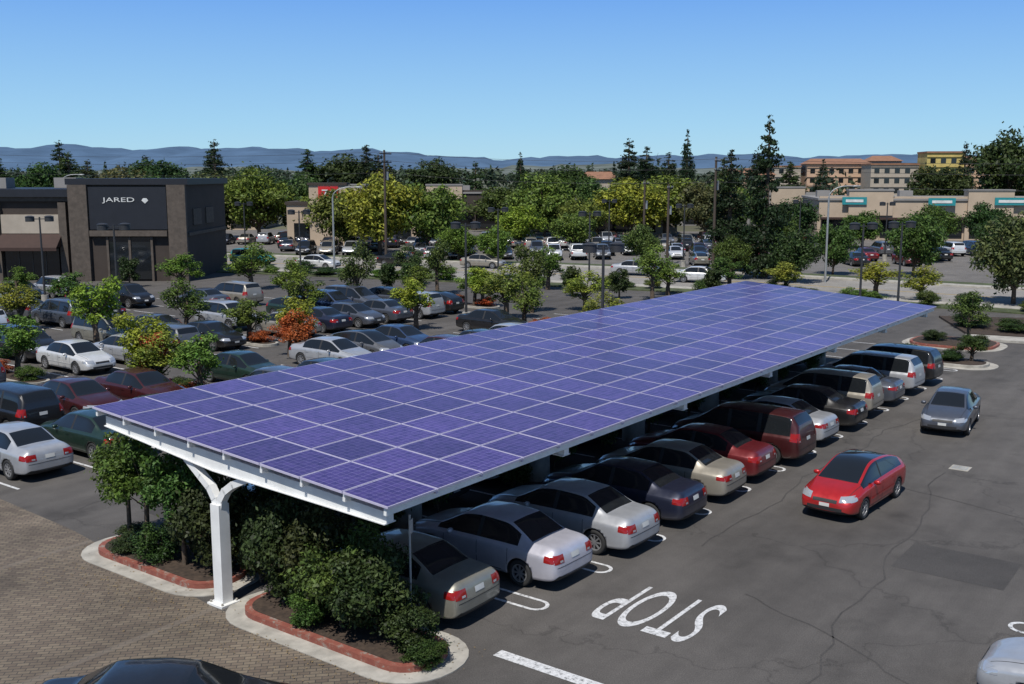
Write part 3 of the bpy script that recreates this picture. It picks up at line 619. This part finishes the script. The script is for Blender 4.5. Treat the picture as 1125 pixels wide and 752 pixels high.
for e,n,H,R,c in ((-16,127,9.3,5.2,YG),(-10.5,129,9.0,4.8,BG),(-21,133,8.4,4.4,BG),(-37,154,10,6,BG),(-44,158,9.5,6,OG),(-31,160,9.2,5,MG),(-27,148,7,4.5,BG),(-50,150,9,5,MG),(5,165,9.6,5.5,BG),(10,150,6,4,BG),(18,158,9.2,5.6,YG),(24,165,10,6,BG),(29,158,9,5,OG),(14,172,9,5,MG),(-2,178,8,5,MG),
    (34,170,8,5,MG),(1,140,5.5,3.5,YG),(8,134,5,3,BG),(33,132,5.5,3.4,MG),(46,138,5,3,MG),(56,140,5.5,3.3,MG),(64,142,6,3.4,DG),(-60,165,10,6,OG),(-75,170,11,6,DG),(-6,118,4,2.4,BG),(45,116,5,3,MG),(52,112,5,3,DG),(58,104,5,3,MG),(-2,112,4,2.2,BG),(14,113,4.2,2.2,MG),
    (-52,140,8,5,MG),(-85,150,9,6,DG),(40,150,6,4,DG),(38,186,9,6,BG)):
    btree(e,n,H,R,c)
for e,n,H,R,c in ((-149,350,21,6,CG),(-142,340,17,7,DG),(-70,250,18,5,CG),(-74,262,15,5,CG),(-37,270,17,5.5,CG),(-33,262,15,6,CG),(-52,270,16,6,DG),(-30,255,13,4,CG),(2,255,15,2.6,CG),(-9,262,13,4,DG),(22,200,16.5,4.6,CG),(26,205,15,5,CG),(36.6,222,19,2.6,CG),(31,210,14,4,CG),(43,215,13,4,DG),(128,300,19,4,CG),(49,212,14.5,5,CG),(54,206,12,5,DG),(-100,290,15,5,CG),(-120,300,14,5,DG),(88,300,14,4,CG),(-160,330,15,6,DG)):
    ctree(e,n,H,R,c)
for e,n,H,R in ((94,200,17,8),(102,190,15,8),(110,205,16,8),(86,215,12,7),(-88,260,14,9),(-45,275,14,10),(-20,280,14,9),(-58,245,11,8),(12,230,11,8),(30,240,12,8)): btree(e,n,H,R,DG,'oak_tree')
for s,t,H,R,c in ((14.75,13.5,1.0,.7,ND),(14.8,14.4,2.1,1.0,DG),(14.7,15.4,2.3,1.1,MG),(14.9,16.3,2.5,1.15,ND),(14.8,17.3,2.5,1.05,ND),(15.5,17.9,2.6,1.0,ND),(15.0,20.0,2.6,1.1,ND),(15.6,20.9,2.4,1.1,ND),(15.5,18.9,2.0,.8,ND),(16.4,19.4,2.4,1.1,ND),(14.6,12.95,.5,.5,DG),(14.4,16.0,.9,.6,MG),(14.9,21.9,1.1,.8,ND),(14.6,22.9,.6,.5,DG),(15.2,23.5,.6,.6,ND)):
    e,n=L(s,t); tree(SB,e,n,H,R,c,'shrub',2.2,1.15)
for s,t,H,R in ((14.8,22.4,3.3,1.1),(15.1,23.6,3.1,1.05),(14.9,21.0,3.2,1.1)):
    e,n=L(s,t); tree(NT,e,n,H,R,MG,'small_tree',3.2,1.15)
for k in range(12):
    e,n=L(19+3*k+rnd.uniform(-.5,.5),18.65+rnd.uniform(-.2,.2)); tree(SB,e,n,rnd.uniform(1.6,2.3),.8,MG,'shrub',2.2,1.15)
for k in range(9):
    tree(SB,29+k*1.7,64.5+rnd.uniform(-2,2)-k*.4,.9,1.3,DG,'shrub',2.2,1.15)
for k in range(6):
    e,n=L(14.1,31.6+k*1.7); tree(SB,e,n,.8,.9,ND,'shrub',2.2,1.15)
for (s,t) in ((56,13.5),(56.2,15.6),(62.5,16),(61.8,13.6)):
    e,n=L(s,t); tree(SB,e,n,.8,.8,DG,'shrub',2.2,1.15)
for i in range(46):
    e=-60+i*2.6+rnd.uniform(-1,1); nn=np.interp(e,[c[0] for c in C],[c[1] for c in C])-11+rnd.uniform(-.8,.8)
    if -48<e<-27: continue
    tree(SB,e,nn,rnd.uniform(.6,1.3),rnd.uniform(.9,1.6),rnd.choice((DG,MG,BG,BG)),'shrub',2.2,1.15)
# fallen leaves blown against the kerbs
rs=np.random.default_rng(5); nl=700; pts=[]
for k in range(nl):
    t=rs.uniform(12.2,24.8); s=13.6-abs(rs.normal())*.7 if rs.random()<.6 else rs.uniform(13.9,16)
    e,n=L(s,t); a=rs.uniform(0,6.28); r=rs.uniform(.012,.03); z=.026+rs.uniform(0,.01)
    if not(13.9<s<16): z=.03
    pts+=[(e+r*math.cos(a+q*1.57)*(1 if q%2 else .5),n+r*math.sin(a+q*1.57)*(1 if q%2 else .5),z+rs.uniform(0,.01)) for q in range(4)]
me=bpy.data.meshes.new('leaf_litter'); me.from_pydata(pts,[],[[4*i,4*i+1,4*i+2,4*i+3] for i in range(nl)]); me.materials.append(simple('dry_leaf',(.22,.15,.06),.9)); put('leaf_litter',me)
rs=np.random.default_rng(99); VV=[]
for i in range(620):
    n=rs.uniform(230,1100); e=rs.uniform(-.56,.56)*n
    H=rs.uniform(6,11)+n*.006; R=rs.uniform(3.5,7)
    if 60<e<150 and 250<n<420: continue
    con=rs.random()<.14
    if con: H*=1.2; R*=.45
    cs=[(e+rs.normal()*R*.45,n+rs.normal()*R*.45,H*rs.uniform(.4,.82)) for _ in range(6)] if not con else [(e,n,H*q) for q in(.3,.45,.6,.75,.88,.97)]
    rr=[R*.5]*6 if not con else [R*q for q in(.8,.7,.6,.45,.3,.15)]
    VV.append(leafcloud(rs,cs,rr,150,.55+n*.0007))
V=np.concatenate(VV); nq=len(V)//4
me=bpy.data.meshes.new('distant_trees'); me.from_pydata(V.tolist(),[],[[4*i,4*i+1,4*i+2,4*i+3] for i in range(nq)]); me.materials.append(M['farleaf']); put('distant_trees',me)

# ------------------------------------------------------------------ hills
def hills(name,n0,depth,hbase,amp,seed,mt):
    rs=random.Random(seed); ph=[rs.uniform(0,6.28) for _ in range(8)]
    vs=[];fs=[]; NXh,NYh=160,8
    for j in range(NYh+1):
        for i in range(NXh+1):
            e=-n0*.9+1.8*n0*i/NXh; q=j/NYh
            h=hbase+amp*sum(math.sin(e/n0*f+p)/(k+1.3) for k,(f,p) in enumerate(zip((4,9,17,31,55,90,140,230),ph)))
            h*=1-.25*max(0,e/n0)
            vs.append((e,n0+depth*q+40*math.sin(e*.02+q*5),h*math.sin(q*math.pi/2)+amp*.10*math.sin(e/n0*60+q*9)*q*(1-q)*4-5*(1-q)))
    for j in range(NYh):
        for i in range(NXh): a=j*(NXh+1)+i; fs.append((a,a+1,a+NXh+2,a+NXh+1))
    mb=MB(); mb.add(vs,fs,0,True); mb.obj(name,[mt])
hills('hills',5200,1500,150,30,5,simple('haze_tinted_hills',(.075,.125,.20),1,0,.2,.004,0))  # blue of distance haze painted into the base colour, no haze volume
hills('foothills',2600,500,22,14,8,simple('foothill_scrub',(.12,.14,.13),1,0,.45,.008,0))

# ------------------------------------------------------------------ buildings
B=dict(brown=simple('brown_stucco',(.045,.034,.028),.9,0,.12,1),taupe=simple('taupe_stone',(.085,.068,.055),.9,0,.25,3),cream=simple('cream_stucco',(.36,.31,.25),.9,0,.1,1),navy=simple('dark_sign_panel',(.012,.013,.018),.5),
 awn=simple('brown_awning',(.04,.02,.015),.8),glass=M['cg'],beige=simple('beige_stucco',(.42,.33,.24),.9,0,.1,.4),roof=simple('grey_roof',(.22,.21,.20),.9,0,.15,.3),tile=simple('tile_roof',(.24,.12,.07),.9,0,.2,1),
 peach=simple('peach_stucco',(.46,.31,.21),.9,0,.1,.3),yellow=simple('ochre_scaffold_wrap',(.46,.36,.12),.9,0,.2,.4),red=simple('red_sign',(.5,.02,.02),.5),teal=simple('teal_sign',(.02,.22,.24),.5),wht=simple('white_letters',(.6,.6,.58),.5))
bm_=[B['brown'],B['taupe'],B['cream'],B['navy'],B['awn'],B['glass'],B['roof']]
mb=MB()
mb.b2(-78,-40.2,96,109,0,7.6,0); mb.b2(-78.4,-40.0,95.4,109.4,7.6,8.3,3); mb.b2(-78.2,-40.1,95.7,109.2,7.2,7.597,1)
for i in range(6):
    x0=-77+6.1*i
    mb.b2(x0,x0+5.3,95.7,95.997,4.3,6.0,2); mb.b2(x0+.2,x0+5.1,95.75,95.99,.4,3.1,5)
    for q in range(1,4): mb.b2(x0+.2+q*1.22,x0+.28+q*1.22,95.7,95.745,.4,3.1,1)
    mb.add([(x0-.2,95.69,4.25),(x0+5.5,95.69,4.25),(x0+5.5,94.3,3.1),(x0-.2,94.3,3.1),(x0-.2,95.69,3.1),(x0+5.5,95.69,3.1),(x0-.2,94.3,2.8),(x0+5.5,94.3,2.8)],[(0,1,2,3),(0,3,4),(1,5,2),(3,2,7,6)],4)
    mb.b2(x0+5.35,x0+6.05,95.5,95.99,0,7.1,1)
mb.b2(-39.9,-29.4,95.2,108,0,8.7,0); mb.b2(-40.1,-29.1,94.9,108.3,8.7,9.25,3)
mb.b2(-39.9,-38.2,94.8,95.19,0,8.69,1); mb.b2(-31.0,-29.35,94.8,95.19,0,8.69,1)
mb.b2(-38.1,-31.1,94.95,95.197,4.7,8.5,3); mb.b2(-36.6,-32.6,95.0,95.197,.2,4.0,5); mb.b2(-38.1,-31.1,94.7,95.196,4.1,4.6,1)
mb.b2(-36.7,-36.5,94.9,95.19,0,4.05,1); mb.b2(-32.7,-32.5,94.9,95.19,0,4.05,1); mb.b2(-34.7,-34.5,94.9,95.19,0,4.05,1)
mb.b2(-29.398,-29.3,97,99.5,5,6.5,1); mb.b2(-29.398,-29.3,101,103.5,5,6.5,1); mb.b2(-29.398,-29.25,95.3,107.8,4.1,4.4,1)
for x,y in((-70,101),(-61,103),(-50,100),(-45,104)): mb.b2(x,x+2.2,y,y+1.8,8.31,9.3,6)
js=mb.obj('jewelry_store',bm_)
textobj('store_lettering','JARED',B['wht'],(-35.4,94.9,7.3),(math.pi/2,0,0),w=2.9,h=.52,parent=js,extrude=.01)
mb=MB(); mb.add([(-33.3,94.9,7.3),(-33.0,94.9,7.02),(-32.7,94.9,7.3),(-32.85,94.9,7.5),(-33.15,94.9,7.5)],[(0,1,2,3,4)]); mb.obj('diamond_logo',[B['wht']],parent=js)
mb=MB(); mb.b2(-31,-13,145,165,0,5.5,0); mb.b2(-31.2,-12.8,144.8,165.2,5.5,5.9,1); mb.b2(-27.6,-22.6,143.6,146,0,8.2,0); mb.b2(-27.8,-22.4,143.4,146.2,8.2,8.5,1)
mb.b2(-26.3,-23.6,143.4,143.597,6.0,8.0,2); mb.b2(-30,-14,144.7,144.99,.3,3.0,3)
o=mb.obj('retail_store',[B['beige'],B['brown'],B['red'],B['glass']]); textobj('store_lettering','76',B['wht'],(-24.95,143.38,7.0),(math.pi/2,0,0),w=1.7,h=1.2,parent=o)
def strip(name,e0,e1,n0,dep,H,cw,rz=0,signs=(),pv=None,op=4.2):
    mb=MB(); Ln=e1-e0
    mb.b2(0,Ln,0,dep,0,H-.5,0); mb.b2(-.2,Ln+.2,-.2,dep+.2,H-.5,H-.2,1); mb.b2(0,Ln,0,.4,H-.2,H+.1,0) 
    k=0;x=0
    while x<Ln-op:
        mb.b2(x+.5,x+op-.5,-.06,-.003,.3,2.9,2); mb.b2(x+.2,x+op-.2,-1.2,-.003,3.05,3.3,3)
        mb.b2(x-.25,x+.25,-.5,-.004,0,3.04,0)
        if k%4==1: mb.b2(x,x+op*1.5,-.5,2.2,3.6,H+.9,4); mb.b2(x-.1,x+op*1.5+.1,-.6,2.3,H+.9,H+1.15,1)
        if k%3==0: mb.b2(x+1,x+3,dep*.5,dep*.5+2,H-.2,H+.8,1)
        x+=op;k+=1
    for q,(sx,sw,sz) in enumerate(signs): mb.b2(sx,sx+sw,-.75,-.61,sz,sz+1.1,5); mb.b2(sx+.5,sx+sw-.5,-.80,-.76,sz+.35,sz+.75,6)
    return mb.obj(name,[cw,B['roof'],B['glass'],B['awn'],B['beige'],B['teal'],B['wht']],loc=(e0,n0,0),rz=rz)
strip('strip_mall',46,100,158,22,6.3,B['beige'],math.radians(-9),signs=((3.2,3.5,5.2),(15.4,3.8,5.1),(24.6,4.5,5.2),(36,5,5)))
strip('shop_building',3,27,172,14,4.6,B['cream'])
strip('shop_building',-36,-2,185,20,6.8,B['brown'])
strip('shop_building',28,60,200,20,6.2,B['roof'])
strip('shop_building',-100,-45,185,18,5.5,B['beige'])
def apart(name,e0,e1,n0,dep,H,cw,pitched=True):
    mb=MB(); Ln=e1-e0; mb.b2(0,Ln,0,dep,0,H,0)
    fl=int(H//3)
    for f in range(fl):
        x=1
        while x<Ln-2: mb.b2(x,x+1.5,-.08,-.003,f*3+1,f*3+2.4,2); x+=3
        mb.b2(0,Ln,-.3,-.09,f*3+2.8,f*3+2.95,0)
    if pitched: mb.add([(-.6,-.6,H),(Ln+.6,-.6,H),(Ln+.6,dep+.6,H),(-.6,dep+.6,H),(2,dep/2,H+1.8),(Ln-2,dep/2,H+1.8)],[(0,1,5,4),(1,2,5),(2,3,4,5),(3,0,4)],1)
    else: mb.b2(-.2,Ln+.2,-.35,dep+.2,H,H+.5,1)
    return mb.obj(name,[cw,B['tile'],B['glass']],loc=(e0,n0,0),rz=math.radians(-8))
apart('apartment_building',96,116,345,16,13,B['peach']); apart('apartment_building',110,124,325,16,12.5,B['cream'],False); apart('apartment_building',125,136,320,12,16,B['yellow'],False)
apart('apartment_building',138,150,330,14,13.5,B['peach']); apart('apartment_building',84,95,350,14,12,B['cream'],False); apart('apartment_building',118,128,350,14,14,B['cream'])
apart('tile_roof_house',16,26,260,12,8.5,B['cream']); apart('tile_roof_house',60,74,300,12,9.5,B['peach']); apart('tile_roof_house',150,165,340,12,12,B['cream'])

# ------------------------------------------------------------------ poles and lamps
def lot_lamp(e,n,H=6.5,rz=.3):
    mb=MB(); mb.cyl((0,0,0),(0,0,.7),.28,.26,16,1); mb.cyl((0,0,.7),(0,0,H),.085,.06,10,0); mb.beam((-.55,0,H-.15),(.55,0,H-.15),.06,.06,0)
    for sg in(-1,1): mb.cyl((sg*.66,0,H-.34),(sg*.66,0,H+.02),.32,.32,16,0); mb.cyl((sg*.66,0,H+.02),(sg*.66,0,H+.1),.36,.14,16,0)
    mb.obj('parking_lot_lamp',[M['dark'],M['conc']],loc=(e,n,0),rz=rz)
for e,n in ((-35,78),(-18.6,92),(-3,68),(-1.3,98),(4.1,47),(22.4,67),(25.6,69),(-30,118),(12,130),(35,128),(18,110),(6.5,88),(42,118),(-25,66)): lot_lamp(e,n)
def street_light(e,n,H,dx):
    mb=MB(); mb.cyl((0,0,0),(0,0,H-1),.11,.08,10,0)
    pr=Vector((0,0,H-1))
    for k in range(1,7):
        a=k/6*math.pi/2; q=Vector((dx*(1-math.cos(a)),0,H-1+math.sin(a)*1.0)); mb.cyl(pr,q,.05,.045,8,0,False); pr=q
    mb.cyl(pr,pr+Vector((dx*.3,0,0)),.045,.04,8,0); mb.ell((pr.x+dx*.5,0,pr.z-.02),(.42,.16,.09),0)
    mb.obj('street_light',[M['grey']],loc=(e,n,0))
street_light(28.2,94,8.6,1.6); street_light(-17.5,103,8.4,1.7); street_light(-52,122,9.6,1.6)
def upole(e,n,H,arms=2):
    mb=MB(); mb.cyl((0,0,0),(0,0,H),.16,.11,10,0)
    for k in range(arms):
        z=H-.4-k*.9; mb.box(0,-.16,z,2.4,.1,.12,0)
        for x in(-1.1,-.5,.5,1.1): mb.cyl((x,-.16,z+.06),(x,-.16,z+.22),.04,.03,6,1)
    if arms: mb.cyl((.3,-.1,H-3.2),(.3,-.1,H-2.3),.2,n=10,mi=1)
    mb.obj('utility_pole',[M['wood'],M['grey']],loc=(e,n,0),rz=-.4+math.pi/2)
P1=(-13.7,114,12.2);P2=(19.8,103,11.3);P0=(-75,138,12.6);P3=(75,66,11)
for p in(P0,P1,P2,P3): upole(*p)
upole(14.8,118,9,1); upole(16.6,112,8.6,1)
mb=MB()
for a,b_ in((P0,P1),(P1,P2),(P2,P3)):
    for dz in(-.2,-1.1,-2.4):
        pv=None
        for k in range(15):
            q=k/14; p=Vector((a[0]+(b_[0]-a[0])*q,a[1]+(b_[1]-a[1])*q,(a[2]+(b_[2]-a[2])*q)+dz-1.1*4*q*(1-q)*.5))
            if pv: mb.cyl(pv,p,.016,n=4,cap=False)
            pv=p
mb.obj('overhead_cables',[M['dark']])
